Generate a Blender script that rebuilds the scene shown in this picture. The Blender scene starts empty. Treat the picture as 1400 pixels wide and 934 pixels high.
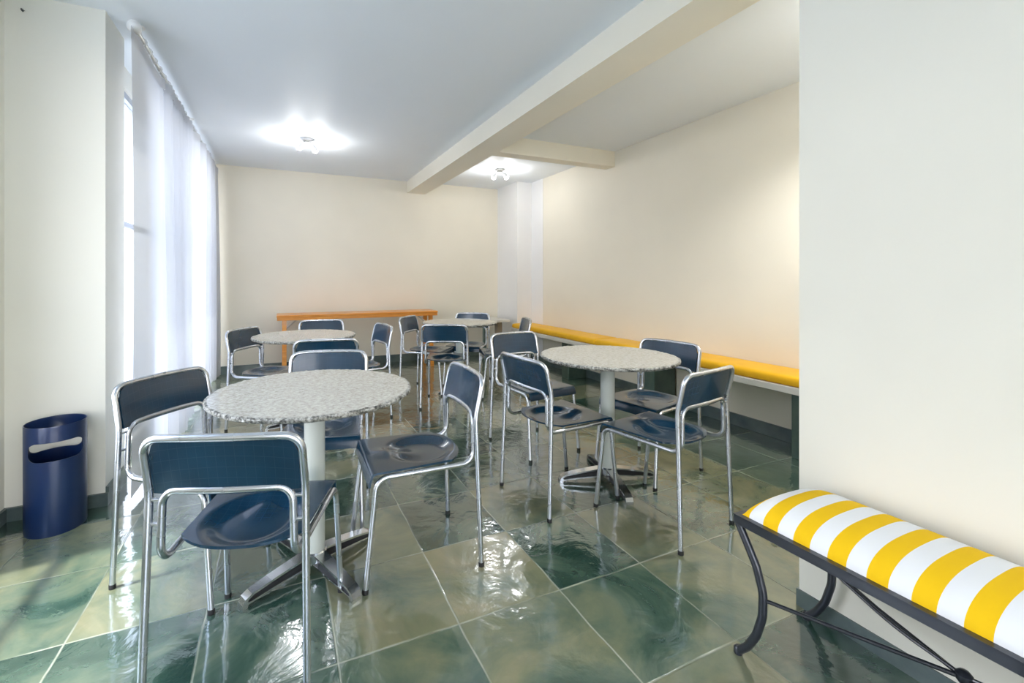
import bpy, bmesh, math, random
from mathutils import Vector, Matrix
random.seed(7)
S = bpy.context.scene
COL = S.collection
PI = math.pi
R = math.radians

# ------------------------------------------------------------------ camera
cd = bpy.data.cameras.new('camera'); cam = bpy.data.objects.new('camera', cd); COL.objects.link(cam)
cam.location = (0, 0, 1.259)
cam.rotation_euler = (PI/2, 0, -0.407)
cd.sensor_width = 36; cd.lens = 36*600/1400
cd.shift_x = 59/1400; cd.shift_y = -86/1400
cd.clip_start = 0.02
S.camera = cam
# ------------------------------------------------------------------ exposure
S.view_settings.view_transform = 'Standard'; S.view_settings.look = 'None'
S.view_settings.exposure = 0.78; S.view_settings.gamma = 1.0
S.view_settings.use_curve_mapping = False
S.cycles.use_denoising = True
S.cycles.max_bounces = 12; S.cycles.diffuse_bounces = 7; S.cycles.glossy_bounces = 5
S.cycles.transparent_max_bounces = 16
S.cycles.caustics_reflective = False; S.cycles.caustics_refractive = False
S.cycles.sample_clamp_indirect = 6
# ------------------------------------------------------------------ sky
SKY_STRENGTH = 5.2
w = bpy.data.worlds.new('sky'); S.world = w; w.use_nodes = True
nt = w.node_tree; nt.nodes.clear()
wo = nt.nodes.new('ShaderNodeOutputWorld'); bg = nt.nodes.new('ShaderNodeBackground')
tc = nt.nodes.new('ShaderNodeTexCoord'); sep = nt.nodes.new('ShaderNodeSeparateXYZ'); rmp = nt.nodes.new('ShaderNodeValToRGB')
nt.links.new(tc.outputs['Generated'], sep.inputs[0]); nt.links.new(sep.outputs['Z'], rmp.inputs[0])
cr = rmp.color_ramp
cr.elements[0].position = 0.0; cr.elements[0].color = (1.0, 0.96, 0.91, 1)
cr.elements[1].position = 0.75; cr.elements[1].color = (0.50, 0.68, 1.0, 1)
e = cr.elements.new(0.25); e.color = (0.90, 0.92, 0.97, 1)
nt.links.new(rmp.outputs[0], bg.inputs[0]); bg.inputs[1].default_value = SKY_STRENGTH
nt.links.new(bg.outputs[0], wo.inputs[0])

def light(name, kind, loc, rot, energy, color=(1, 1, 1), **kw):
    l = bpy.data.lights.new(name, kind); l.energy = energy; l.color = color
    for k, v in kw.items(): setattr(l, k, v)
    o = bpy.data.objects.new(name, l); COL.objects.link(o); o.location = loc; o.rotation_euler = rot
    return o
# sky portals in the window openings (they only guide the sampling of the sky)
def portal(name, loc, rot, sx, sy):
    p = light(name, 'AREA', loc, rot, 1.0, shape='RECTANGLE', size=sx, size_y=sy); p.data.cycles.is_portal = True
sun_el, sun_az = R(66), R(8)   # sun high on the left, shining towards +x
sun = light('sun', 'SUN', (-6, 1, 9), (0, 0, 0), 5.0, (1.0, 0.97, 0.93), angle=R(2.5))
sun.rotation_euler = Vector((math.cos(sun_el)*math.cos(sun_az), math.cos(sun_el)*math.sin(sun_az), -math.sin(sun_el))).to_track_quat('-Z', 'Y').to_euler()
portal('portal_far_window', (-1.12, 4.815, 1.35), (0, -PI/2, 0), 2.5, 2.87)
portal('portal_near_window', (-1.53, 1.80, 1.45), (0, -PI/2, 0), 2.3, 1.4)
portal('portal_rear_window', (0.3, -2.52, 1.335), (PI/2, 0, 0), 2.7, 2.43)

# ------------------------------------------------------------------ materials
def mat(name, base=(0.8, 0.8, 0.8), rough=0.5, metal=0.0, coat=0.0, spec=0.5, coat_rough=0.05):
    m = bpy.data.materials.new(name); m.use_nodes = True
    b = m.node_tree.nodes['Principled BSDF']
    b.inputs['Base Color'].default_value = (*base, 1); b.inputs['Roughness'].default_value = rough
    b.inputs['Metallic'].default_value = metal; b.inputs['Coat Weight'].default_value = coat
    b.inputs['Coat Roughness'].default_value = coat_rough; b.inputs['Specular IOR Level'].default_value = spec
    return m
def nodes(m): return m.node_tree, m.node_tree.nodes['Principled BSDF']
def N(t, kind, **kw):
    n = t.nodes.new(kind)
    for k, v in kw.items():
        if k.startswith('i_'): n.inputs[k[2:].replace('_', ' ')].default_value = v
        else: setattr(n, k, v)
    return n
def noise(t, scale, detail=3, rough=0.5, coord='Object', stretch=None):
    c = N(t, 'ShaderNodeTexCoord'); n = N(t, 'ShaderNodeTexNoise')
    n.inputs['Scale'].default_value = scale; n.inputs['Detail'].default_value = detail; n.inputs['Roughness'].default_value = rough
    if stretch:
        mp = N(t, 'ShaderNodeMapping'); mp.inputs['Scale'].default_value = stretch
        t.links.new(c.outputs[coord], mp.inputs[0]); t.links.new(mp.outputs[0], n.inputs['Vector'])
    else: t.links.new(c.outputs[coord], n.inputs['Vector'])
    return n
def ramp(t, src, stops):
    r = N(t, 'ShaderNodeValToRGB'); cr = r.color_ramp
    cr.elements[0].position = stops[0][0]; cr.elements[0].color = (*stops[0][1], 1)
    cr.elements[1].position = stops[-1][0]; cr.elements[1].color = (*stops[-1][1], 1)
    for p, c in stops[1:-1]:
        e = cr.elements.new(p); e.color = (*c, 1)
    t.links.new(src, r.inputs[0]); return r
def bump(t, b, src, strength, dist=0.002):
    bp = N(t, 'ShaderNodeBump'); bp.inputs['Strength'].default_value = strength; bp.inputs['Distance'].default_value = dist
    t.links.new(src, bp.inputs['Height']); t.links.new(bp.outputs[0], b.inputs['Normal']); return bp
def math_(t, op, a, b=None, c=None):
    n = N(t, 'ShaderNodeMath', operation=op)
    for i, v in enumerate((a, b, c)):
        if v is None: continue
        if isinstance(v, (int, float)): n.inputs[i].default_value = v
        else: t.links.new(v, n.inputs[i])
    return n.outputs[0]

def paint(name, col, var=0.03, rough=0.55):
    m = mat(name, col, rough, spec=0.3); t, b = nodes(m)
    n = noise(t, 1.3, 2); r = ramp(t, n.outputs[0], [(0.3, tuple(c*(1-var) for c in col)), (0.7, tuple(min(1, c*(1+var)) for c in col))])
    t.links.new(r.outputs[0], b.inputs['Base Color'])
    n2 = noise(t, 60, 3); bump(t, b, n2.outputs[0], 0.08, 0.002)
    return m
M = {}
M['cream'] = paint('cream_wall_paint', (0.82, 0.765, 0.645))
M['cream_pale'] = paint('pale_cream_paint', (0.79, 0.77, 0.69))
M['white_wall'] = paint('white_wall_paint', (0.84, 0.83, 0.82))
M['ceiling'] = paint('ceiling_paint', (0.82, 0.86, 0.90), 0.01)
M['beam'] = paint('beam_paint', (0.84, 0.79, 0.67))

def floor_mat():
    m = mat('polished_slate', (0.1, 0.12, 0.1), 0.1, spec=0.6, coat=1.0, coat_rough=0.06); t, b = nodes(m); b.inputs['Coat IOR'].default_value = 1.65
    tcn = N(t, 'ShaderNodeTexCoord'); 
    # slight wobble of the joints
    wn = noise(t, 2.2, 4); wob = N(t, 'ShaderNodeVectorMath', operation='SCALE'); 
    sub = N(t, 'ShaderNodeVectorMath', operation='SUBTRACT'); sub.inputs[1].default_value = (0.5, 0.5, 0.5)
    t.links.new(wn.outputs['Color'], sub.inputs[0]); t.links.new(sub.outputs[0], wob.inputs[0]); wob.inputs['Scale'].default_value = 0.028
    add = N(t, 'ShaderNodeVectorMath', operation='ADD'); t.links.new(tcn.outputs['Object'], add.inputs[0]); t.links.new(wob.outputs[0], add.inputs[1])
    sp = N(t, 'ShaderNodeSeparateXYZ'); t.links.new(add.outputs[0], sp.inputs[0])
    u = math_(t, 'DIVIDE', math_(t, 'ADD', sp.outputs[0], 0.253+0.429*40), 0.429)
    v = math_(t, 'DIVIDE', math_(t, 'ADD', sp.outputs[1], -1.94+0.455*40), 0.455)
    iu = math_(t, 'FLOOR', u); iv = math_(t, 'FLOOR', v)
    fu = math_(t, 'FRACT', u); fv = math_(t, 'FRACT', v)
    du = math_(t, 'MINIMUM', fu, math_(t, 'SUBTRACT', 1.0, fu)); dv = math_(t, 'MINIMUM', fv, math_(t, 'SUBTRACT', 1.0, fv))
    d = math_(t, 'MINIMUM', du, dv)
    joint = ramp(t, d, [(0.004, (1, 1, 1)), (0.010, (0, 0, 0))])
    cb = N(t, 'ShaderNodeCombineXYZ'); t.links.new(iu, cb.inputs[0]); t.links.new(iv, cb.inputs[1])
    wh = N(t, 'ShaderNodeTexWhiteNoise', noise_dimensions='2D'); t.links.new(cb.outputs[0], wh.inputs['Vector'])
    # per tile pattern offset
    sc = N(t, 'ShaderNodeVectorMath', operation='SCALE'); t.links.new(wh.outputs['Color'], sc.inputs[0]); sc.inputs['Scale'].default_value = 9
    ad2 = N(t, 'ShaderNodeVectorMath', operation='ADD'); t.links.new(tcn.outputs['Object'], ad2.inputs[0]); t.links.new(sc.outputs[0], ad2.inputs[1])
    n1 = N(t, 'ShaderNodeTexNoise'); n1.inputs['Scale'].default_value = 2.6; n1.inputs['Detail'].default_value = 6; n1.inputs['Roughness'].default_value = 0.6; n1.inputs['Distortion'].default_value = 0.8
    t.links.new(ad2.outputs[0], n1.inputs['Vector'])
    val = math_(t, 'ADD', math_(t, 'MULTIPLY', n1.outputs[0], 0.8), math_(t, 'MULTIPLY', wh.outputs['Value'], 0.28))
    rc = ramp(t, val, [(0.38, (0.026, 0.062, 0.044)), (0.48, (0.065, 0.112, 0.078)), (0.56, (0.120, 0.160, 0.105)), (0.68, (0.200, 0.210, 0.122)), (0.82, (0.285, 0.260, 0.150))])
    mx = N(t, 'ShaderNodeMix', data_type='RGBA'); t.links.new(joint.outputs[0], mx.inputs[0]); t.links.new(rc.outputs[0], mx.inputs[6]); mx.inputs[7].default_value = (0.36, 0.38, 0.29, 1)
    jn = noise(t, 3.5, 3); jr = ramp(t, jn.outputs[0], [(0.42, (0.12,)*3), (0.58, (1.0,)*3)])
    mj = math_(t, 'MULTIPLY', joint.outputs[0], jr.outputs[0]); t.links.new(mj, mx.inputs[0])
    t.links.new(mx.outputs[2], b.inputs['Base Color'])
    rr = ramp(t, n1.outputs[0], [(0.35, (0.10,)*3), (0.7, (0.22,)*3)]); t.links.new(rr.outputs[0], b.inputs['Roughness'])
    # cleft relief
    n2 = N(t, 'ShaderNodeTexNoise'); n2.inputs['Scale'].default_value = 5.0; n2.inputs['Detail'].default_value = 5; n2.inputs['Roughness'].default_value = 0.5; n2.inputs['Distortion'].default_value = 0.6
    t.links.new(ad2.outputs[0], n2.inputs['Vector'])
    h = math_(t, 'SUBTRACT', n2.outputs[0], math_(t, 'MULTIPLY', joint.outputs[0], 0.12))
    bp = bump(t, b, h, 0.55, 0.012)
    t.links.new(bp.outputs[0], b.inputs['Coat Normal'])
    return m
M['floor'] = floor_mat()

def slate(name, c1, c2, rough=0.3):
    m = mat(name, c1, rough, coat=0.2); t, b = nodes(m)
    n = noise(t, 5, 5, 0.6); r = ramp(t, n.outputs[0], [(0.35, c1), (0.7, c2)]); t.links.new(r.outputs[0], b.inputs['Base Color'])
    bump(t, b, n.outputs[0], 0.3, 0.004); return m
M['slate_skirt'] = slate('slate_baseboard', (0.055, 0.085, 0.085), (0.13, 0.165, 0.155))
M['slate_block'] = slate('slate_block', (0.045, 0.085, 0.070), (0.10, 0.145, 0.115))
M['brown_stone'] = slate('brown_stone', (0.22, 0.17, 0.11), (0.33, 0.27, 0.19), 0.5)

def granite(name, dark=False):
    m = mat(name, (0.6, 0.6, 0.57), 0.12 if not dark else 0.45, spec=0.5, coat=0.0 if dark else 0.3); t, b = nodes(m)
    n = noise(t, 60, 4, 0.65); n2 = noise(t, 170, 3, 0.6)
    v = math_(t, 'ADD', math_(t, 'MULTIPLY', n.outputs[0], 0.65), math_(t, 'MULTIPLY', n2.outputs[0], 0.35))
    if dark: st = [(0.40, (0.03, 0.03, 0.028)), (0.47, (0.20, 0.195, 0.17)), (0.54, (0.46, 0.45, 0.41)), (0.62, (0.62, 0.61, 0.57))]
    else: st = [(0.34, (0.30, 0.29, 0.25)), (0.45, (0.45, 0.44, 0.395)), (0.53, (0.55, 0.54, 0.495)), (0.64, (0.68, 0.67, 0.63))]
    r = ramp(t, v, st); t.links.new(r.outputs[0], b.inputs['Base Color'])
    if dark: bump(t, b, n2.outputs[0], 0.8, 0.004)
    return m
M['granite'] = granite('polished_granite'); M['granite_edge'] = granite('chiselled_granite_edge', True)
M['slab'] = mat('pale_stone_slab', (0.66, 0.64, 0.58), 0.35)

def tube_metal(name, col, rough):
    m = mat(name, col, rough, 1.0); t, b = nodes(m)
    n = noise(t, 6, 2); r = ramp(t, n.outputs[0], [(0.3, (rough*0.9,)*3), (0.7, (rough*1.1,)*3)]); t.links.new(r.outputs[0], b.inputs['Roughness'])
    return m
M['alu'] = tube_metal('satin_aluminium', (0.64, 0.66, 0.70), 0.27)
M['alu_base'] = tube_metal('polished_cast_aluminium', (0.72, 0.73, 0.74), 0.20)
M['pole'] = mat('grey_white_enamel', (0.66, 0.70, 0.66), 0.35, coat=0.2)
M['rubber'] = mat('black_rubber', (0.015, 0.015, 0.016), 0.6)
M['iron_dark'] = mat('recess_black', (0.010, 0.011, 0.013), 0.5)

def laminate():
    m = mat('navy_laminate', (0.014, 0.045, 0.10), 0.25, spec=0.5, coat=0.38, coat_rough=0.08); t, b = nodes(m)
    c = N(t, 'ShaderNodeTexCoord'); sp = N(t, 'ShaderNodeSeparateXYZ'); t.links.new(c.outputs['Object'], sp.inputs[0])
    def lines(src, pitch, wd):
        f = math_(t, 'FRACT', math_(t, 'DIVIDE', math_(t, 'ADD', src, 10.0), pitch)); return math_(t, 'LESS_THAN', f, wd)
    yz = math_(t, 'ADD', sp.outputs[1], sp.outputs[2])
    g = math_(t, 'MAXIMUM', lines(sp.outputs[0], 0.026, 0.05), lines(yz, 0.026, 0.05))
    n = noise(t, 5, 3); oi = N(t, 'ShaderNodeObjectInfo')
    base = ramp(t, n.outputs[0], [(0.3, (0.003, 0.023, 0.050)), (0.7, (0.005, 0.040, 0.082))])
    mx = N(t, 'ShaderNodeMix', data_type='RGBA'); t.links.new(math_(t, 'MULTIPLY', g, 0.10), mx.inputs[0])
    t.links.new(base.outputs[0], mx.inputs[6]); mx.inputs[7].default_value = (0.10, 0.15, 0.22, 1)
    t.links.new(mx.outputs[2], b.inputs['Base Color'])
    n3 = noise(t, 9, 2); bp = bump(t, b, n3.outputs[0], 0.12, 0.004); t.links.new(bp.outputs[0], b.inputs['Coat Normal'])
    return m
M['navy'] = laminate()

def wood():
    m = mat('orange_pine', (0.6, 0.3, 0.1), 0.35, coat=0.25); t, b = nodes(m)
    n = noise(t, 9, 5, 0.6, stretch=(0.6, 8, 8)); r = ramp(t, n.outputs[0], [(0.3, (0.62, 0.21, 0.025)), (0.7, (0.86, 0.36, 0.055))]); t.links.new(r.outputs[0], b.inputs['Base Color'])
    return m
M['wood'] = wood()
def fabric(name, c, sc=500):
    m = mat(name, c, 0.85, spec=0.2); t, b = nodes(m); b.inputs['Sheen Weight'].default_value = 0.15
    n = noise(t, sc, 2); bump(t, b, n.outputs[0], 0.25, 0.001); 
    n2 = noise(t, 6, 3); r = ramp(t, n2.outputs[0], [(0.3, tuple(x*0.93 for x in c)), (0.7, tuple(min(1, x*1.05) for x in c))]); t.links.new(r.outputs[0], b.inputs['Base Color']); return m
M['yellow'] = fabric('mustard_yellow_fabric', (0.84, 0.45, 0.010))
def stripes():
    m = mat('striped_fabric', (1, 1, 1), 0.8, spec=0.2); t, b = nodes(m)
    c = N(t, 'ShaderNodeTexCoord'); sp = N(t, 'ShaderNodeSeparateXYZ'); t.links.new(c.outputs['Object'], sp.inputs[0])
    f = math_(t, 'FRACT', math_(t, 'DIVIDE', math_(t, 'ADD', sp.outputs[1], 0.53-0.874+9.0), 0.09))
    r = N(t, 'ShaderNodeValToRGB'); r.color_ramp.interpolation = 'CONSTANT'
    r.color_ramp.elements[0].color = (0.92, 0.56, 0.008, 1); r.color_ramp.elements[1].position = 0.5; r.color_ramp.elements[1].color = (0.86, 0.86, 0.87, 1)
    t.links.new(f, r.inputs[0]); t.links.new(r.outputs[0], b.inputs['Base Color'])
    n = noise(t, 500, 2); bump(t, b, n.outputs[0], 0.2, 0.001); return m
M['stripes'] = stripes()
M['wrought'] = mat('dark_wrought_iron', (0.030, 0.034, 0.045), 0.28, 0.3, coat=0.3)
t_, b_ = nodes(M['wrought']); n_ = noise(t_, 30, 3); bump(t_, b_, n_.outputs[0], 0.35, 0.003)
M['bin'] = mat('blue_plastic', (0.006, 0.018, 0.070), 0.30, coat=0.2)
t_, b_ = nodes(M['bin']); n_ = noise(t_, 4, 2); r_ = ramp(t_, n_.outputs[0], [(0.3, (0.005, 0.018, 0.070)), (0.7, (0.007, 0.024, 0.085))]); t_.links.new(r_.outputs[0], b_.inputs['Base Color'])
M['white_metal'] = mat('white_enamel', (0.8, 0.8, 0.8), 0.35)
M['frame'] = mat('window_frame_grey', (0.42, 0.45, 0.50), 0.4)
M['rod'] = mat('rod_grey', (0.50, 0.51, 0.50), 0.3, 0.4)
M['glass'] = mat('window_glass', (1, 1, 1), 0.02); 
def glass():
    m = M['glass']; t = m.node_tree; t.nodes.clear()
    o = N(t, 'ShaderNodeOutputMaterial'); tr = N(t, 'ShaderNodeBsdfTransparent'); gl = N(t, 'ShaderNodeBsdfGlossy'); gl.inputs['Roughness'].default_value = 0.02
    fr = N(t, 'ShaderNodeLayerWeight'); fr.inputs[0].default_value = 0.5; mx = N(t, 'ShaderNodeMixShader')
    t.links.new(math_(t, 'ADD', math_(t, 'MULTIPLY', math_(t, 'POWER', fr.outputs['Facing'], 5.0), 0.6), 0.03), mx.inputs[0]); t.links.new(tr.outputs[0], mx.inputs[1]); t.links.new(gl.outputs[0], mx.inputs[2]); t.links.new(mx.outputs[0], o.inputs[0])
glass()
def sheer():
    m = bpy.data.materials.new('sheer_voile'); m.use_nodes = True; t = m.node_tree; t.nodes.clear()
    o = N(t, 'ShaderNodeOutputMaterial'); tr = N(t, 'ShaderNodeBsdfTransparent'); tl = N(t, 'ShaderNodeBsdfTranslucent'); df = N(t, 'ShaderNodeBsdfDiffuse')
    tl.inputs[0].default_value = (0.44, 0.46, 0.51, 1); df.inputs[0].default_value = (0.90, 0.90, 0.91, 1)
    m1 = N(t, 'ShaderNodeMixShader'); m1.inputs[0].default_value = 0.55; t.links.new(tl.outputs[0], m1.inputs[1]); t.links.new(df.outputs[0], m1.inputs[2])
    n = noise(t, 900, 1); r = ramp(t, n.outputs[0], [(0.3, (0.86,)*3), (0.7, (0.97,)*3)])
    m2 = N(t, 'ShaderNodeMixShader'); t.links.new(r.outputs[0], m2.inputs[0]); t.links.new(tr.outputs[0], m2.inputs[1]); t.links.new(m1.outputs[0], m2.inputs[2]); t.links.new(m2.outputs[0], o.inputs[0])
    return m
M['sheer'] = sheer()
def emis(name, c, s):
    m = bpy.data.materials.new(name); m.use_nodes = True; t, b = nodes(m)
    b.inputs['Base Color'].default_value = (*c, 1); b.inputs['Emission Color'].default_value = (*c, 1); b.inputs['Emission Strength'].default_value = s; return m
M['bulb'] = emis('lit_bulb', (1.0, 0.98, 0.95), 45)
M['facade'] = paint('outdoor_facade', (0.80, 0.79, 0.76)); M['ground'] = paint('outdoor_paving', (0.42, 0.42, 0.42))
M['dark_glass'] = mat('dark_glass', (0.08, 0.10, 0.13), 0.1)

# ------------------------------------------------------------------ mesh helpers
def obj(name, bm, m, parent=None, smooth=False, kind=None, label=None, category=None, group=None, loc=None):
    me = bpy.data.meshes.new(name); bmesh.ops.recalc_face_normals(bm, faces=bm.faces); bm.to_mesh(me); bm.free()
    for x in (m if isinstance(m, (list, tuple)) else [m]): me.materials.append(x)
    if smooth: 
        for p in me.polygons: p.use_smooth = True
        try: me.set_sharp_from_angle(angle=R(40))
        except Exception: pass
    o = bpy.data.objects.new(name, me); COL.objects.link(o)
    if parent is not None: o.parent = parent
    if loc: o.location = loc
    if kind: o['kind'] = kind
    if label: o['label'] = label
    if category: o['category'] = category
    if group: o['group'] = group
    return o
def thing(name, label, category, loc=(0, 0, 0), rz=0, group=None):
    o = bpy.data.objects.new(name, None); COL.objects.link(o); o.location = loc; o.rotation_euler = (0, 0, rz); o.empty_display_size = 0.1
    o['label'] = label; o['category'] = category
    if group: o['group'] = group
    return o
def box(bm, x0, x1, y0, y1, z0, z1, bev=0.0, seg=2, mi=0):
    vs = [bm.verts.new((x, y, z)) for x in (x0, x1) for y in (y0, y1) for z in (z0, z1)]
    fs = [bm.faces.new([vs[i] for i in f]) for f in ((0, 1, 3, 2), (4, 6, 7, 5), (0, 4, 5, 1), (2, 3, 7, 6), (0, 2, 6, 4), (1, 5, 7, 3))]
    for f in fs: f.material_index = mi
    if bev > 0:
        es = list({e for f in fs for e in f.edges})
        bmesh.ops.bevel(bm, geom=es, offset=bev, segments=seg, profile=0.5, affect='EDGES')
    return bm
def NB(): return bmesh.new()
def fillet(pts, rads, seg=7):
    pts = [Vector(p) for p in pts]; out = [pts[0]]
    for i in range(1, len(pts)-1):
        a, b, c = pts[i-1], pts[i], pts[i+1]; r = rads[i] if isinstance(rads, (list, tuple)) else rads
        d1 = (a-b).normalized(); d2 = (c-b).normalized(); ang = d1.angle(d2)
        if ang > PI-0.02 or r <= 0: out.append(b); continue
        tl = min(r/math.tan(ang/2), (a-b).length*0.48, (c-b).length*0.48); rr = tl*math.tan(ang/2)
        p1 = b+d1*tl; p2 = b+d2*tl; cen = b+(d1+d2).normalized()*(rr/math.sin(ang/2))
        v1 = p1-cen; v2 = p2-cen; tot = v1.angle(v2); ax = v1.cross(v2).normalized()
        for k in range(seg+1): out.append(cen+Matrix.Rotation(tot*k/seg, 3, ax) @ v1)
    out.append(pts[-1]); return out
def tube(bm, path, r, n=12, cap=True, taper=None):
    path = [Vector(p) for p in path]; T = []
    for i in range(len(path)):
        a = path[max(0, i-1)]; b = path[min(len(path)-1, i+1)]; T.append((b-a).normalized())
    up = Vector((0, 0, 1)) if abs(T[0].z) < 0.9 else Vector((1, 0, 0))
    nrm = (up - T[0]*up.dot(T[0])).normalized(); rings = []
    for i, p in enumerate(path):
        if i: 
            q = T[i-1].rotation_difference(T[i]); nrm = q @ nrm; nrm = (nrm-T[i]*nrm.dot(T[i])).normalized()
        bn = T[i].cross(nrm); rr = r if taper is None else r*taper(i/(len(path)-1))
        rings.append([bm.verts.new(p+(nrm*math.cos(2*PI*k/n)+bn*math.sin(2*PI*k/n))*rr) for k in range(n)])
    for a, b in zip(rings, rings[1:]):
        for k in range(n): bm.faces.new((a[k], a[(k+1) % n], b[(k+1) % n], b[k]))
    if cap: bm.faces.new(rings[0]); bm.faces.new(rings[-1])
    return bm
def lathe(bm, prof, n=40, cen=(0, 0, 0), mi=None, closed=False):
    rings = []
    for r, z in prof:
        if r < 1e-6: rings.append([bm.verts.new((cen[0], cen[1], cen[2]+z))])
        else: rings.append([bm.verts.new((cen[0]+r*math.cos(2*PI*k/n), cen[1]+r*math.sin(2*PI*k/n), cen[2]+z)) for k in range(n)])
    prs = list(zip(rings, rings[1:]))
    if closed: prs.append((rings[-1], rings[0]))
    for i, (a, b) in enumerate(prs):
        for k in range(n):
            k2 = (k+1) % n
            if len(a) == 1 and len(b) == 1: continue
            f = (a[0], b[k], b[k2]) if len(a) == 1 else ((a[k], a[k2], b[0]) if len(b) == 1 else (a[k], a[k2], b[k2], b[k]))
            fc = bm.faces.new(f)
            if mi: fc.material_index = mi[min(i, len(mi)-1)]
    return bm
def prism(bm, poly, axis, a, b):
    """poly in the two other axes (in xyz order), extruded from a to b"""
    def P(p, v): return {'x': (v, p[0], p[1]), 'y': (p[0], v, p[1]), 'z': (p[0], p[1], v)}[axis]
    A = [bm.verts.new(P(p, a)) for p in poly]; B = [bm.verts.new(P(p, b)) for p in poly]
    bm.faces.new(A); bm.faces.new(B)
    for i in range(len(poly)): j = (i+1) % len(poly); bm.faces.new((A[i], A[j], B[j], B[i]))
    return bm
def grid(bm, f, nu, nv, mi=0):
    vs = [[bm.verts.new(f(i/nu, j/nv)) for j in range(nv+1)] for i in range(nu+1)]
    for i in range(nu):
        for j in range(nv): bm.faces.new((vs[i][j], vs[i+1][j], vs[i+1][j+1], vs[i][j+1])).material_index = mi
    return vs
def shell(bm, f, nu, nv, th):
    """closed sheet with thickness th: f(u,v)->(point, normal)"""
    A = [[None]*(nv+1) for _ in range(nu+1)]; B = [[None]*(nv+1) for _ in range(nu+1)]
    P = [[Vector(f(i/nu, j/nv)) for j in range(nv+1)] for i in range(nu+1)]
    for i in range(nu+1):
        for j in range(nv+1):
            du = P[min(i+1, nu)][j]-P[max(i-1, 0)][j]; dv = P[i][min(j+1, nv)]-P[i][max(j-1, 0)]
            n = du.cross(dv).normalized()
            A[i][j] = bm.verts.new(P[i][j]+n*th/2); B[i][j] = bm.verts.new(P[i][j]-n*th/2)
    for i in range(nu):
        for j in range(nv):
            bm.faces.new((A[i][j], A[i+1][j], A[i+1][j+1], A[i][j+1])); bm.faces.new((B[i][j], B[i][j+1], B[i+1][j+1], B[i+1][j]))
    for i in range(nu):
        for j in (0, nv): bm.faces.new((A[i][j], A[i+1][j], B[i+1][j], B[i][j]))
    for j in range(nv):
        for i in (0, nu): bm.faces.new((A[i][j], A[i][j+1], B[i][j+1], B[i][j]))
    return bm

# ------------------------------------------------------------------ room shell
ZC = 2.75; XR = 3.61; YB = 6.55; XL = -1.31; XP = -0.889; YR = -2.3
def struct(name, bm, m, **k): return obj(name, bm, m, kind='structure', **k)
struct('floor', box(NB(), XL-0.2, XR+0.2, YR-0.2, YB+0.2, -0.12, 0), M['floor'])
struct('ceiling', box(NB(), XL-0.2, XR+0.2, YR-0.2, YB+0.2, ZC, ZC+0.15), M['ceiling'])
struct('wall_back', box(NB(), XL-0.2, XR+0.2, YB, YB+0.2, 0, ZC), M['cream'])
struct('wall_right', box(NB(), XR, XR+0.2, 1.05, YB, 0, ZC), M['cream'])
struct('wall_near_right', box(NB(), 1.84, 2.10, YR, 1.05, 0, ZC), M['cream_pale'])
struct('wall_near_return', box(NB(), 2.10, XR+0.2, 0.80, 1.05, 0, ZC), M['cream_pale'])
# left wall with two openings
def wall_open(name, xa, xb, y0, y1, openings, m):
    bm = NB(); yy = y0
    for (a, b, z0, z1) in openings:
        box(bm, xa, xb, yy, a, 0, ZC)
        if z0 > 0: box(bm, xa, xb, a, b, 0, z0)
        box(bm, xa, xb, a, b, z1, ZC); yy = b
    box(bm, xa, xb, yy, y1, 0, ZC)
    return struct(name, bm, m)
XW = -1.00
wall_open('wall_left', XL-0.2, XL, YR, 3.04, [(1.10, 2.5, 0.30, 2.60)], M['cream_pale'])
wall_open('wall_left_far', XW-0.10, XW, 3.36, YB, [(3.38, 6.25, 0.10, 2.60)], M['cream_pale'])
bm = NB()
box(bm, XL, -1.05, YR-0.2, YR, 0, ZC); box(bm, 1.65, 1.84, YR-0.2, YR, 0, ZC); box(bm, -1.05, 1.65, YR-0.2, YR, 2.55, ZC); box(bm, -1.05, 1.65, YR-0.2, YR, 0, 0.12)
struct('wall_rear', bm, M['cream_pale'])
struct('wall_pillar_left', box(NB(), XL, XP, 3.04, 3.36, 0, ZC), M['cream_pale'])
struct('wall_pillar_corner', box(NB(), 3.347, XR, 5.89, YB, 0, ZC), M['white_wall'])
struct('wall_panel_right', box(NB(), XR-0.008, XR, 5.575, 5.89, 0, ZC), M['white_wall'])
struct('trim_1', box(NB(), 1.79, 2.08, YR, YB, 2.571, ZC), M['beam'])
struct('trim_2', box(NB(), 2.08, XR, 4.05, 4.20, 2.571, ZC), M['beam'])
bb = 0.10; bt = 0.015
struct('baseboard_back', box(NB(), XL, 3.347, YB-bt, YB, 0, bb+0.01, 0.002, 1), M['slate_skirt'])
struct('baseboard_right', box(NB(), XR-bt-0.008, XR-0.0, 1.05, 5.89, 0, bb, 0.002, 1), M['slate_skirt'])
bm = NB(); box(bm, 1.833, 1.84, YR, 1.057, 0, 0.063); box(bm, 1.84, 3.58, 1.05, 1.057, 0, 0.063)
struct('baseboard_near_right', bm, M['slate_skirt'])
bm = NB(); box(bm, XL, XP+bt, 3.04-bt, 3.04, 0, bb-0.03); box(bm, XP, XP+bt, 3.04, 3.36, 0, bb); box(bm, XL, XL+bt, YR, 3.04-bt, 0, bb-0.03); box(bm, XW, XW+bt, 3.36, YB-bt, 0, 0.068)
struct('baseboard_left', bm, M['slate_skirt'])

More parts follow.
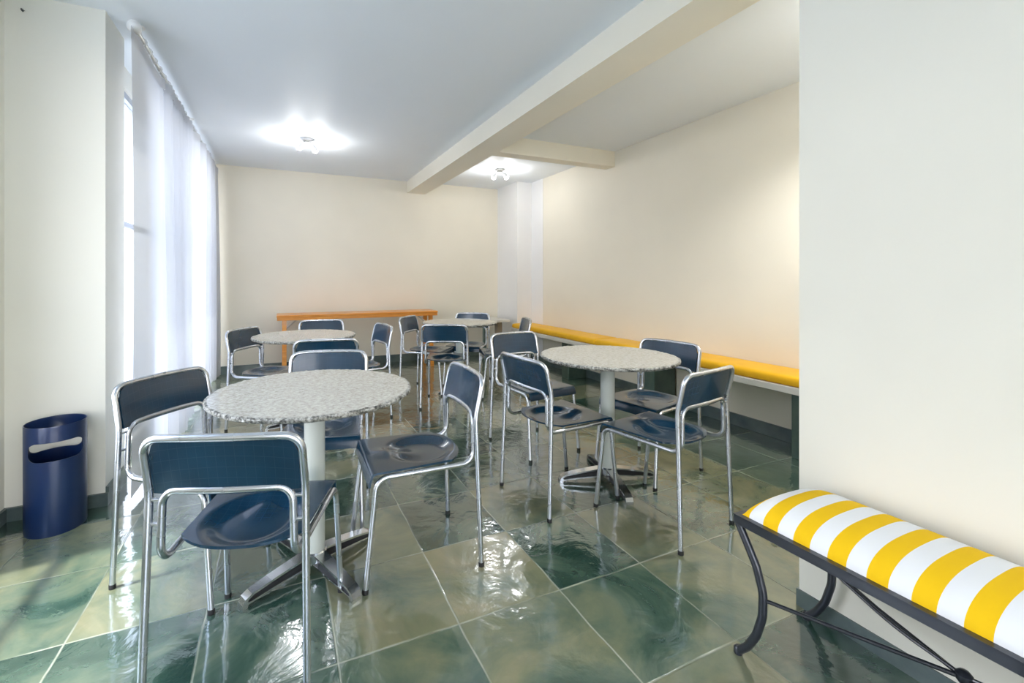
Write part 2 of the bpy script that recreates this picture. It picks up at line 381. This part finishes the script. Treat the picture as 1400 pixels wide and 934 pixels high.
# windows: frame, mullions, transom, glass
def window(name, ya, yb, z0, z1, x, nv, rails, xi=XL, xo=XL-0.2):
    f = NB(); fw = 0.045
    box(f, x-0.03, x+0.03, ya, ya+fw, z0, z1); box(f, x-0.03, x+0.03, yb-fw, yb, z0, z1)
    box(f, x-0.03, x+0.03, ya+fw, yb-fw, z0, z0+fw); box(f, x-0.03, x+0.03, ya+fw, yb-fw, z1-fw, z1)
    for k in range(1, nv): y = ya+(yb-ya)*k/nv; box(f, x-0.02, x+0.02, y-0.02, y+0.02, z0+fw, z1-fw)
    o = struct(name, f, M['frame'])
    r = NB()
    for z in rails: box(r, x-0.018, x+0.018, ya+fw, yb-fw, z-0.02, z+0.02)
    obj('transom', r, M['frame'], o)
    obj('window_pane', box(NB(), x-0.003, x+0.003, ya+fw, yb-fw, z0+fw, z1-fw), M['glass'], o)
    s = NB(); box(s, xo, xi+0.02, ya, yb, z0-0.03, z0+0.001, 0.004, 1); obj('window_sill', s, M['slab'], o)
    return o
window('window_1', 3.38, 6.25, 0.10, 2.60, XW-0.05, 2, (1.655,), XW, XW-0.10)
window('window_2', 1.10, 2.5, 0.30, 2.60, XL-0.12, 1, (1.20, 2.25))
f = NB(); y = YR-0.1
box(f, -1.05, -1.0, y-0.03, y+0.03, 0.12, 2.55); box(f, 1.60, 1.65, y-0.03, y+0.03, 0.12, 2.55); box(f, -1.0, 1.60, y-0.03, y+0.03, 2.50, 2.55); box(f, -1.0, 1.60, y-0.03, y+0.03, 0.12, 0.17)
w3 = struct('window_3', f, M['frame'])
g = NB()
for k in range(1, 8): box(g, -1.0+2.6*k/8-0.015, -1.0+2.6*k/8+0.015, y-0.015, y+0.015, 0.17, 2.50)
for k in range(1, 7): z = 0.17+2.33*k/7; box(g, -1.0, 1.60, y-0.012, y+0.012, z-0.015, z+0.015)
obj('window_grille', g, M['frame'], w3); obj('window_pane', box(NB(), -1.0, 1.6, y-0.003, y+0.003, 0.17, 2.50), M['glass'], w3)

# ------------------------------------------------------------------ outside
struct('ground', box(NB(), -40, 40, -40, 45, -0.35, -0.15), M['ground'])
bd = thing('apartment_building', 'white apartment block seen through the gap beside the sheer curtain', 'building', (-5.2, 14.5, -0.15))
bm = NB(); box(bm, -5, 3.4, 0, 6, 0, 5.1); box(bm, -5.1, 3.5, -0.1, 6.1, 5.1, 5.25); obj('wall', bm, M['facade'], bd)
for i in range(3):
    for z in (0.9, 2.9): 
        wn_ = obj('window', box(NB(), -4.9+i*1.45+0.62*(i == 4), -4.2+i*1.45+0.62*(i == 4), -0.03, 0.02, z, z+1.2), M['dark_glass'], bd)

# ------------------------------------------------------------------ curtain
cu = thing('curtain', 'long white sheer curtain hanging in pleats over the left window', 'curtain', (-0.76, 2.98, 0))
ZT = 2.670
def curtain_pts():
    out = []; y = 2.985
    while y < 6.42:
        s = (y-2.985)
        if s < 0.67: a = 0.006; x = a*math.sin(s*9)
        else:
            k = min(1, (s-0.67)/0.12); per = 0.105+0.012*math.sin(s*3.1)
            x = k*(0.044*math.sin(2*PI*s/per+0.6*math.sin(s*5))+0.010*math.sin(2*PI*s/0.37))
        out.append((x, y-2.98)); y += 0.0085
    return out
cp = curtain_pts(); bm = NB(); nz = 14; rows = []
for j in range(nz+1):
    tz = j/nz; z = 0.035+(ZT-0.035)*tz; amp = 0.75+0.4*(1-tz)
    rows.append([bm.verts.new((x*amp+0.012*math.sin(3*tz+yy*2), yy+0.006*math.sin(tz*5+yy*7)*(1-tz), z + (0.012*math.sin(yy*9) if j == 0 else 0))) for x, yy in cp])
for a, b in zip(rows, rows[1:]):
    for k in range(len(cp)-1): bm.faces.new((a[k], a[k+1], b[k+1], b[k]))
obj('curtain_panel', bm, M['sheer'], cu, smooth=True)
bm = NB()
rows = [[bm.verts.new((x*(0.75 if z < 0.5 else 0.75)+0.001, yy, ZT-0.075+0.075*z)) for x, yy in cp] for z in (0, 1)]
for k in range(len(cp)-1): bm.faces.new((rows[0][k], rows[0][k+1], rows[1][k+1], rows[1][k]))
obj('header_tape', bm, M['sheer'], cu, smooth=True)
rod = thing('curtain_rod', 'grey curtain rod with round finial just below the ceiling', 'curtain rod', (-0.76, 3.06, 2.692))
obj('rod_pole', tube(NB(), [(0, 0.02, 0), (0, 3.42, 0)], 0.014, 16), M['rod'], rod, smooth=True)
bm = NB(); lathe(bm, [(0, -0.05), (0.018, -0.045), (0.032, -0.03), (0.036, -0.01), (0.03, 0.012), (0.016, 0.02), (0.016, 0.03), (0, 0.03)], 24)
bmesh.ops.rotate(bm, verts=bm.verts, cent=(0, 0, 0), matrix=Matrix.Rotation(-PI/2, 3, 'X')); obj('finial', bm, M['white_metal'], rod, smooth=True)
for yb in (0.10, 1.72, 3.36):
    bm = NB(); tube(bm, fillet([(0, yb, 0.0), (0, yb, 0.03), (0, yb, 0.056)], 0.01), 0.008, 10); lathe(bm, [(0, 0.046), (0.024, 0.048), (0.024, 0.058), (0, 0.058)], 20, (0, yb, 0))
    obj('bracket', bm, M['white_metal'], rod, smooth=True)
for k in range(26):
    yr = 0.16+k*0.125; bm = NB()
    pth = [(0.021*math.cos(a*2*PI/20), yr, 0.021*math.sin(a*2*PI/20)) for a in range(21)]
    tube(bm, pth, 0.003, 6, cap=False); obj('curtain_ring', bm, M['white_metal'], rod, smooth=True)

# ------------------------------------------------------------------ stacking chair
FR = 0.0112
outer = fillet([(-0.230, 0.0, 0.006), (-0.219, 0.022, 0.645), (-0.217, -0.014, 0.812), (-0.12, -0.028, 0.816), (0, -0.033, 0.817), (0.12, -0.028, 0.816), (0.217, -0.014, 0.812), (0.219, 0.022, 0.645), (0.230, 0.0, 0.006)], [0, 0.25, 0.062, 0.3, 0.3, 0.3, 0.062, 0.25, 0], 9)
inner = fillet([(-0.219, 0.499, 0.006), (-0.208, 0.452, 0.447), (-0.188, 0.020, 0.440), (-0.182, 0.021, 0.652), (-0.09, 0.008, 0.655), (0, 0.004, 0.655), (0.09, 0.008, 0.655), (0.182, 0.021, 0.652), (0.188, 0.020, 0.440), (0.208, 0.452, 0.447), (0.219, 0.499, 0.006)], [0, 0.052, 0.055, 0.055, 0.3, 0.3, 0.3, 0.055, 0.055, 0.052, 0], 9)
def cut(path, z):  # densify the straight end and split at height z
    a, b = path[0], path[1]; t = (z-a.z)/(b.z-a.z); t = min(t, 0.98); c = a.lerp(b, t)
    return [a, a.lerp(c, 0.5), c], [c]+path[1:]
rl, rest = cut(outer, 0.46); rr, rest2 = cut(rest[::-1], 0.46); back_path = rest2[::-1]
fl, rest = cut(inner, 0.36); fr_, rest2 = cut(rest[::-1], 0.36); seat_path = rest2[::-1]
def seat_f(u, v):
    # u across (-1..1), v rear to front
    U = 2*u-1
    L = 0.475; wv = 0.186+0.020*min(1, v*1.1)
    # rear corner rounding
    yr = 0.045+0.075*(abs(U)**2.6); yf = 0.452
    s = v
    if s < 0.86: y = yr+(yf-yr)*(s/0.86); zz = 0.0
    else:
        a = (s-0.86)/0.14; ang = a*R(72); y = yf+0.030*math.sin(ang); zz = -0.030*(1-math.cos(ang))-max(0, a-0.45)*0.055
    x = U*wv
    z = 0.463+zz
    # dished hollow with a soft rim and a raised front centre
    ex = x/0.158; ey = (y-0.215)/0.165; d = math.sqrt(ex*ex+ey*ey); 
    q = max(0.0, min(1.0, (1.05-d)/0.42)); q = q*q*(3-2*q); z -= 0.026*q
    z += 0.016*math.exp(-(x/0.045)**2-((y-0.33)/0.075)**2)
    z += 0.006*(abs(U)**4)*(1 if s < 0.9 else 0)*0
    return (x, y, z)
def back_f(u, v):
    W = 0.206; U = 2*u-1; x = U*W; Rr = 0.055; zt = 0.812; zb = 0.643
    k = max(0, abs(x)-(W-Rr)); zt -= Rr-math.sqrt(max(0, Rr*Rr-k*k))
    z = zb+(zt-zb)*v; y0 = 0.022+(z-0.645)/0.167*(-0.036)
    return (x, y0-0.019*(1-(x/W)**2)+0.004, z)
def build_chair():
    t = thing('stacking_chair', 'x', 'chair')
    obj('seat', shell(NB(), seat_f, 40, 44, 0.009), M['navy'], t, smooth=True)
    obj('backrest', shell(NB(), back_f, 32, 10, 0.008), M['navy'], t, smooth=True)
    obj('back_frame', tube(NB(), back_path, FR, 14), M['alu'], t, smooth=True)
    obj('seat_frame', tube(NB(), seat_path, FR, 14), M['alu'], t, smooth=True)
    for p in (rl, rr, fl, fr_):
        l = obj('leg', tube(NB(), p, FR, 14), M['alu'], t, smooth=True)
        x, y = p[0].x, p[0].y
        obj('foot_cap', lathe(NB(), [(0, 0), (0.0125, 0), (0.0128, 0.016), (FR, 0.019), (0, 0.019)], 16, (x, y, 0)), M['rubber'], l, smooth=True)
    for sx in (-1, 1):
        for z in (0.555, 0.625):
            obj('bolt', tube(NB(), [(sx*0.190, 0.020, z), (sx*0.212, 0.020, z)], 0.0055, 10), M['alu'], t, smooth=True)
    return t
def copy_tree(o, parent=None):
    c = o.copy(); COL.objects.link(c)
    if parent is not None: c.parent = parent
    for ch in list(o.children): copy_tree(ch, c)
    return c
# (x, y, facing direction in degrees, label, group)
CHAIRS = [
 (-0.144, 1.427, 70.9, 'nearest navy and aluminium chair, its backrest towards us, at the front left round table'),
 (-0.476, 2.387, -40.2, 'navy chair beside the blue waste bin, leftmost at the front table, back towards the window'),
 (0.272, 2.749, -102.6, 'navy chair behind the front left granite table, seat facing us under the tabletop'),
 (0.820, 1.975, 178.1, 'chair with glossy reflecting backrest and dished seat, right of the front left table, facing left'),
 (1.262, 2.148, 4.9, 'chair left of the nearer right table, blue backrest angled towards us, dished seat'),
 (1.742, 3.108, -84.1, 'chair with dark slate backrest behind the angled one, far left of the right table'),
 (2.493, 2.263, 191.0, 'chair against the yellow wall bench, right of the nearer right table, bluish reflecting backrest'),
 (1.907, 1.496, 100.0, 'black-looking chair nearest the striped bench, facing away towards the right table'),
 (-0.280, 4.301, -33.1, 'navy chair at the far left table, nearest the sheer curtain'),
 (0.407, 4.853, -94.6, 'chair behind the far left table, directly in front of the wooden console table'),
 (0.313, 3.337, 83.8, 'chair on the near side of the far left table, dark backrest towards us'),
 (0.899, 4.172, 189.0, 'chair right of the far left table, turned left with a pale reflecting backrest'),
 (1.369, 4.921, -42.0, 'chair left of the far right table, by the right end of the wooden console'),
 (1.449, 3.951, 64.0, 'royal blue chair on the near side of the far right table, back towards us'),
 (2.249, 5.102, -128.4, 'chair behind the far right table, farthest chair near the white corner pillar'),
 (2.485, 4.193, 161.7, 'chair right of the far right table, edge-on in front of the yellow cushions'),
]
proto = build_chair()
for i, (x, y, a, lab) in enumerate(CHAIRS):
    c = proto if i == 0 else copy_tree(proto)
    c.location = (x, y, 0); c.rotation_euler = (0, 0, R(a)-PI/2); c['label'] = lab; c['group'] = 'chairs around the round granite tables'

# ------------------------------------------------------------------ round tables
TH = 0.780; TR = 0.416
def top_bm():
    bm = NB(); n = 220; rnd = random.Random(3)
    j = [rnd.uniform(-1, 1) for _ in range(n)]; j2 = [rnd.uniform(-1, 1) for _ in range(n)]; j3 = [rnd.uniform(-1, 1) for _ in range(n)]
    prof = [(0, 0.0, None), (TR-0.012, 0.0, None), (TR-0.003, -0.0015, j), (TR, -0.008, j2), (TR-0.003, -0.016, j3), (TR-0.012, -0.022, j), (TR-0.03, -0.023, None), (0, -0.023, None)]
    rings = []
    for r, z, jj in prof:
        if r == 0: rings.append([bm.verts.new((0, 0, TH+z))])
        else: rings.append([bm.verts.new(((r+(jj[k]*0.0032 if jj else 0))*math.cos(2*PI*k/n), (r+(jj[k]*0.0032 if jj else 0))*math.sin(2*PI*k/n), TH+z+(jj[k]*0.0009 if jj else 0))) for k in range(n)])
    for i, (a, b) in enumerate(zip(rings, rings[1:])):
        for k in range(n):
            k2 = (k+1) % n
            if len(a) == 1: f = bm.faces.new((a[0], b[k], b[k2]))
            elif len(b) == 1: f = bm.faces.new((a[k], a[k2], b[0]))
            else: f = bm.faces.new((a[k], a[k2], b[k2], b[k]))
            f.material_index = 1 if 1 <= i <= 5 else 0
    return bm
def arm_ring():
    """silver rim of a cast foot arm, seen from the side a closed loop; runs along +x"""
    out = [(0.03, 0.082), (0.10, 0.074), (0.20, 0.060), (0.275, 0.046), (0.300, 0.034), (0.310, 0.014), (0.311, 0.0), (0.292, 0.0), (0.288, 0.012), (0.20, 0.020), (0.10, 0.026), (0.03, 0.030)]
    inn = [(0.042, 0.072), (0.10, 0.065), (0.20, 0.051), (0.268, 0.039), (0.286, 0.030), (0.290, 0.024), (0.290, 0.022), (0.286, 0.021), (0.275, 0.020), (0.20, 0.028), (0.10, 0.034), (0.042, 0.038)]
    bm = NB(); n = len(out); w = 0.023
    def wd(x): return w*(1.15-0.9*max(0, x-0.05))
    V = [[bm.verts.new((p[0], s*wd(p[0]), p[1])) for p in L] for L in (out, inn) for s in (-1, 1)]
    oa, ob, ia, ib = V
    for k in range(n):
        k2 = (k+1) % n
        bm.faces.new((oa[k], oa[k2], ob[k2], ob[k])); bm.faces.new((ia[k], ia[k2], ib[k2], ib[k]))
        bm.faces.new((oa[k], oa[k2], ia[k2], ia[k])); bm.faces.new((ob[k], ob[k2], ib[k2], ib[k]))
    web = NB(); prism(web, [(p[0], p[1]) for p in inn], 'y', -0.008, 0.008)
    return bm, web
def build_table():
    t = thing('round_table', 'x', 'table')
    obj('tabletop', top_bm(), [M['granite'], M['granite_edge']], t)
    obj('pedestal_pole', lathe(NB(), [(0, 0.07), (0.043, 0.07), (0.043, TH-0.034), (0.10, TH-0.032), (0.11, TH-0.024), (0, TH-0.024)], 40), M['pole'], t, smooth=True)
    obj('hub', lathe(NB(), [(0, 0.030), (0.030, 0.030), (0.050, 0.045), (0.052, 0.078), (0.046, 0.086), (0, 0.086)], 32), M['alu_base'], t, smooth=True)
    for k in range(4):
        rm, wb = arm_ring(); mt = Matrix.Rotation(k*PI/2, 3, 'Z')
        for b in (rm, wb): bmesh.ops.rotate(b, verts=b.verts, cent=(0, 0, 0), matrix=mt)
        a = obj('base_arm', rm, M['alu_base'], t, smooth=False)
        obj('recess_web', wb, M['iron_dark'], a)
    return t
def cam2w(X, Z): c, s = math.cos(0.407), math.sin(0.407); return X*c+Z*s, -X*s+Z*c
tp = build_table()
TABLES = [((-0.672, 1.912), 49.7, 'nearest round granite table, front left, ringed by four navy chairs'),
          ((0.870, 2.752), 5.0, 'round granite table beside the yellow wall bench, front right'),
          ((-1.393, 3.736), 20.0, 'round granite table at the far left, nearest the curtain and console'),
          ((-0.100, 4.880), 35.0, 'farthest round granite table, right of the wooden console')]
for i, ((X, Z), a, lab) in enumerate(TABLES):
    c = tp if i == 0 else copy_tree(tp); x, y = cam2w(X, Z)
    c.location = (x, y, 0); c.rotation_euler = (0, 0, R(a)-0.407); c['label'] = lab; c['group'] = 'round granite cafe tables'

# ------------------------------------------------------------------ wall bench with cushions
BX = 3.24
be = thing('wall_bench', 'long pale slab bench on green slate blocks along the right wall', 'bench', (3.42, 3.4, 0))
bm = box(NB(), BX-3.42, XR-3.42-0.001, 1.07-3.4, 5.885-3.4, 0.46, 0.51, 0.003, 1); obj('seat_slab', bm, M['slab'], be)
for y in (1.80, 3.17, 4.54):
    obj('support_block', box(NB(), 3.31-3.42, XR-3.42-0.026, y-3.4, y+0.14-3.4, 0, 0.46, 0.003, 1), M['slate_block'], be)
def cushion_bm(x0, x1, y0, y1, z0, z1, r=0.028, puff=0.008):
    bm = NB(); nx, ny = 14, max(10, int((y1-y0)/0.06)); cx, cy = (x0+x1)/2, (y0+y1)/2; hx, hy = (x1-x0)/2, (y1-y0)/2
    def edge(t, h):   # param -1..1 -> pos with rounded drop
        return t
    us = [-1, -0.985, -0.955, -0.90]+[-0.8+1.6*k/nx for k in range(nx+1)]+[0.90, 0.955, 0.985, 1]
    e2 = 0.03/hy; vs_ = [-1, -1+0.15*e2*1.0, -1+0.45*e2, -1+e2]+[-1+2*e2+(2-4*e2)*k/ny for k in range(ny+1)]+[1-e2, 1-0.45*e2, 1-0.15*e2, 1]
    def drop(u, h):
        d = (1-abs(u))*h; return 0 if d > r else r-math.sqrt(max(0, r*r-(r-d)**2))
    def P(u, v, top):
        dz = max(drop(u, hx), drop(v, hy)); p = puff*(1-u*u)*(1-v**6)
        wr = 0.0015*math.sin(v*hy*38+u*2)*(1-abs(u))
        zm = (z0+z1)/2
        z = max(zm, z1-dz)+p+wr if top else min(zm, z0+dz*0.6)
        return (cx+u*hx, cy+v*hy, z)
    T = [[bm.verts.new(P(u, v, True)) for v in vs_] for u in us]; B = [[bm.verts.new(P(u, v, False)) for v in vs_] for u in us]
    for G in (T, B):
        for i in range(len(us)-1):
            for j in range(len(vs_)-1): bm.faces.new((G[i][j], G[i+1][j], G[i+1][j+1], G[i][j+1]))
    bmesh.ops.remove_doubles(bm, verts=bm.verts, dist=0.0004)
    n, m_ = len(us)-1, len(vs_)-1
    loop = [(i, 0) for i in range(n)]+[(n, j) for j in range(m_)]+[(i, m_) for i in range(n, 0, -1)]+[(0, j) for j in range(m_, 0, -1)]
    for a, b in zip(loop, loop[1:]+loop[:1]):
        q = [T[a[0]][a[1]], T[b[0]][b[1]], B[b[0]][b[1]], B[a[0]][a[1]]]
        if all(v.is_valid for v in q) and len(set(q)) == 4:
            try: bm.faces.new(q)
            except ValueError: pass
    return bm
CU = [(1.075, 2.955, 'yellow bench cushion nearest us on the right wall bench'), (2.960, 3.966, 'short middle yellow cushion on the wall bench behind the chair and table'), (3.972, 5.870, 'yellow bench cushion farthest away, ending at the white corner pillar')]
for a, b, lab in CU:
    obj('bench_cushion', cushion_bm(BX+0.006, XR-0.004 if b < 5.5 else XR-0.012, a, b, 0.5105, 0.578), M['yellow'], smooth=True, label=lab, category='cushion', group='yellow cushions on the wall bench')

# low stone table in the corner
st = thing('corner_side_table', 'low pale stone slab table in the back right corner beside the bench end', 'side table', (2.98, 6.15, 0))
obj('tabletop', box(NB(), -0.22, 0.235, -0.27, 0.37, 0.60, 0.635, 0.003, 1), M['slab'], st)
obj('support_block', box(NB(), -0.175, -0.135, -0.22, -0.16, 0, 0.60, 0.003, 1), M['slate_block'], st, label='dark grey stone support')
obj('support_block', box(NB(), 0.06, 0.14, -0.20, -0.10, 0, 0.60, 0.003, 1), M['brown_stone'], st, label='brown stone support')

# ------------------------------------------------------------------ wooden console
ct = thing('console_table', 'long narrow orange pine table standing against the back wall', 'table', (1.04, 6.22, 0))
bm = NB(); box(bm, -1.075, 1.07, -0.19, 0.22, 0.765, 0.792, 0.004, 1); obj('tabletop', bm, M['wood'], ct)
bm = NB(); box(bm, -1.070, 1.065, -0.185, -0.160, 0.725, 0.7655, 0.002, 1); obj('apron', bm, M['wood'], ct)
bm = NB(); box(bm, -1.070, 1.065, 0.185, 0.210, 0.725, 0.7655, 0.002, 1); obj('apron', bm, M['wood'], ct)
for sx, x in ((-1, -0.985), (1, 0.98)):
    for sy in (-1, 1):
        bm = NB(); yt = sy*0.125+0.012; yb = sy*0.19+0.012; w2 = 0.026
        V = [bm.verts.new((x+a*w2+sx*0.0, yy+b*w2, z)) for (yy, z) in ((yb, 0), (yt, 0.765)) for a, b in ((-1, -1), (1, -1), (1, 1), (-1, 1))]
        for f in ((0, 1, 2, 3), (4, 5, 6, 7), (0, 1, 5, 4), (1, 2, 6, 5), (2, 3, 7, 6), (3, 0, 4, 7)): bm.faces.new([V[i] for i in f])
        obj('leg', bm, M['wood'], ct)
    obj('cross_rail', box(NB(), x-0.014, x+0.014, -0.14, 0.165, 0.30, 0.35, 0.002, 1), M['wood'], ct)
    obj('diagonal_brace', tube(NB(), [(x-sx*0.015, 0.012, 0.60), (x-sx*0.20, 0.012, 0.762)], 0.012, 8), M['slab'], ct, label='pale diagonal brace')

# ------------------------------------------------------------------ waste bin
bx, by = -1.045, 2.885
bm = NB(); rb, hb = 0.120, 0.535
lathe(bm, [(0, 0.004), (rb*0.97, 0.004), (rb*0.985, 0.0), (rb, 0.010), (rb+0.001, hb-0.006), (rb, hb), (rb-0.004, hb-0.001), (rb-0.005, hb-0.01), (rb-0.006, 0.012), (0, 0.012)], 96)
bmesh.ops.recalc_face_normals(bm, faces=bm.faces)
me = bpy.data.meshes.new('waste_bin'); bm.to_mesh(me); bm.free(); tmp = bpy.data.objects.new('waste_bin_raw', me); COL.objects.link(tmp)
cut_bm = NB(); pl = []
hw, zc_, hz = 0.100, 0.412, 0.046
for k in range(4):
    cxs = (1, -1, -1, 1)[k]*(hw-0.030); czs = zc_+(1, 1, -1, -1)[k]*(hz-0.030)
    for q in range(9): a = k*PI/2+q*PI/16; pl.append((cxs+0.030*math.cos(a), czs+0.030*math.sin(a)))
prism(cut_bm, pl, 'y', -0.3, 0.3); bmesh.ops.recalc_face_normals(cut_bm, faces=cut_bm.faces)
me2 = bpy.data.meshes.new('slot_cutter'); cut_bm.to_mesh(me2); cut_bm.free(); cutter = bpy.data.objects.new('slot_cutter', me2); COL.objects.link(cutter)
md = tmp.modifiers.new('b', 'BOOLEAN'); md.operation = 'DIFFERENCE'; md.object = cutter; md.solver = 'EXACT'
bpy.context.view_layer.update(); dg = bpy.context.evaluated_depsgraph_get()
res = bpy.data.meshes.new_from_object(tmp.evaluated_get(dg)); res.name = 'waste_bin'
for o in (tmp, cutter): bpy.data.objects.remove(o, do_unlink=True)
res.materials.clear(); res.materials.append(M['bin'])
for p in res.polygons: p.use_smooth = True
try: res.set_sharp_from_angle(angle=R(35))
except Exception: pass
wb_ = bpy.data.objects.new('waste_bin', res); COL.objects.link(wb_); wb_.location = (bx, by, 0); wb_.rotation_euler = (0, 0, math.atan2(by, bx)+PI/2)
wb_['label'] = 'dark blue cylindrical plastic waste bin with hand slots beside the left pillar'; wb_['category'] = 'waste bin'
bm = NB(); tube(bm, fillet([(0, 0, 0), (0, -0.02, 0), (0.006, -0.035, -0.012), (0.012, -0.032, -0.02)], 0.006), 0.0035, 8); lathe(bm, [(0, -0.001), (0.008, 0), (0, 0.002)], 12)
obj('wall_hook', bm, M['iron_dark'], label='tiny metal hook high on the left pillar', category='hook', loc=(-1.235, 3.04, 2.665))

# ------------------------------------------------------------------ striped wrought-iron bench
sb = thing('striped_bench', 'wrought iron bench with yellow and white striped cushion against the near right wall', 'bench', (1.61, 0.53, 0))
x0, x1, y0, y1 = 1.403-1.61, 1.818-1.61, -0.475, 0.475
fz0, fz1 = 0.438, 0.468
bm = NB()
box(bm, x0, x0+0.014, y0, y1, fz0, fz1, 0.002, 1); box(bm, x1-0.014, x1, y0, y1, fz0, fz1, 0.002, 1)
box(bm, x0+0.014, x1-0.014, y0, y0+0.014, fz0, fz1, 0.002, 1); box(bm, x0+0.014, x1-0.014, y1-0.014, y1, fz0, fz1, 0.002, 1)
box(bm, x0+0.0, x1, y0, y1, fz1-0.003, fz1+0.001)
obj('seat_frame', bm, M['wrought'], sb)
def pad(u, v):
    U = 2*u-1; V = 2*v-1; hx = (x1-x0)/2-0.020; hy = 0.458
    # snug rounded dome
    def prof(t, n): return (1-abs(t)**n)**(1/n) if abs(t) < 1 else 0
    su = math.sin(U*PI/2); ey = 0.13/hy
    tv = V; dvv = max(0, (abs(tv)-(1-ey))/ey); e = math.sqrt(max(0, 1-dvv**2.2))
    z = 0.469+0.070*(max(0, 1-abs(su)**2.6))**0.5*(0.12+0.88*e if e > 0 else 0)
    if abs(V) >= 1: z = 0.469
    return (((x0+x1)/2)+su*hx, V*hy, z)
bm = NB(); grid(bm, pad, 30, 110); box(bm, x0+0.022, x1-0.022, -0.456, 0.456, 0.4690, 0.4698)
obj('seat_pad', bm, M['stripes'], sb, smooth=True)
IR = 0.0125
for sy in (-1, 1):
    for x in (x0+0.012, x1-0.030):
        pts = [(x, sy*(0.465), 0.440), (x, sy*0.440, 0.395), (x, sy*0.405, 0.33), (x, sy*0.383, 0.255), (x, sy*0.385, 0.18), (x, sy*0.405, 0.105), (x, sy*0.435, 0.045), (x, sy*0.462, 0.014)]
        pp = fillet(pts, 0.12, 4)
        l = obj('leg', tube(NB(), pp, IR, 12), M['wrought'], sb, smooth=True)
        bm = NB(); lathe(bm, [(0, 0), (0.012, 0), (0.014, 0.006), (0.013, 0.02), (0.008, 0.026), (0, 0.026)], 16, (x, sy*0.466, 0)); obj('foot_pad', bm, M['wrought'], l, smooth=True)
        obj('stretcher', tube(NB(), [(x, sy*0.383, 0.235), (x*0.55, sy*0.22, 0.232), (0, 0.0, 0.236)], 0.006, 8), M['wrought'], sb, smooth=True)
    obj('curved_brace', tube(NB(), fillet([(0, sy*0.465, 0.445), (0.0, sy*0.30, 0.335), (0, sy*0.14, 0.265), (0, 0, 0.240)], 0.5, 6), 0.005, 8), M['wrought'], sb, smooth=True)
bm = NB(); lathe(bm, [(0, -0.018), (0.010, -0.016), (0.017, -0.006), (0.017, 0.008), (0.010, 0.016), (0, 0.018)], 18, (0, 0, 0.238)); obj('centre_knob', bm, M['wrought'], sb, smooth=True)

# ------------------------------------------------------------------ ceiling lamps
LAMP_W = 4.0
def build_lamp(loc, rz, lab, watt, narrow=False):
    t = thing('ceiling_spotlight', lab, 'ceiling lamp', loc, rz, 'double ceiling spotlights')
    obj('ceiling_plate', lathe(NB(), [(0, 0), (0.062, 0), (0.062, -0.012), (0.05, -0.024), (0, -0.026)], 32), M['white_metal'], t, smooth=True)
    for s in (-1, 1):
        d = Vector((s*0.62, -0.10*s, -1)).normalized(); st_ = Vector((s*0.028, 0, -0.022)); kn = Vector((s*0.055, 0, -0.060))
        obj('arm', tube(NB(), fillet([st_, Vector((s*0.040, 0, -0.05)), kn], 0.01), 0.006, 10), M['white_metal'], t, smooth=True)
        q = Vector((0, 0, -1)).rotation_difference(d).to_matrix()
        bm = NB(); lathe(bm, [(0, 0.012), (0.012, 0.010), (0.020, -0.002), (0.030, -0.040), (0.034, -0.066), (0.032, -0.066), (0.028, -0.040), (0.016, -0.006), (0, -0.004)], 28)
        bmesh.ops.rotate(bm, verts=bm.verts, cent=(0, 0, 0), matrix=q); bmesh.ops.translate(bm, verts=bm.verts, vec=kn); hd = obj('lamp_shade', bm, M['white_metal'], t, smooth=True)
        bm = NB(); bmesh.ops.create_uvsphere(bm, u_segments=20, v_segments=12, radius=0.027); bmesh.ops.translate(bm, verts=bm.verts, vec=(0, 0, -0.060))
        bmesh.ops.rotate(bm, verts=bm.verts, cent=(0, 0, 0), matrix=q); bmesh.ops.translate(bm, verts=bm.verts, vec=kn); obj('bulb', bm, M['bulb'], hd, smooth=True)
        kw = dict(spot_size=R(150), spot_blend=0.7) if narrow else {}
        lp = light('bulb_light', 'SPOT' if narrow else 'POINT', tuple(kn+d*0.135), (0, 0, 0), watt, (0.98, 0.99, 1.0), shadow_soft_size=0.03, **kw); lp.parent = t
build_lamp((0.27, 4.98, ZC), R(20), 'lit double ceiling spotlight left of the main beam', LAMP_W)
build_lamp((2.76, 5.33, ZC), R(-25), 'lit double ceiling spotlight in the far right bay near the corner', LAMP_W*0.8)
build_lamp((2.85, 1.32, ZC), R(-30), 'added unseen fill spotlight over the near end of the yellow bench', 30, True)  # added fill lamp hidden behind the near right wall, brightens the right bay
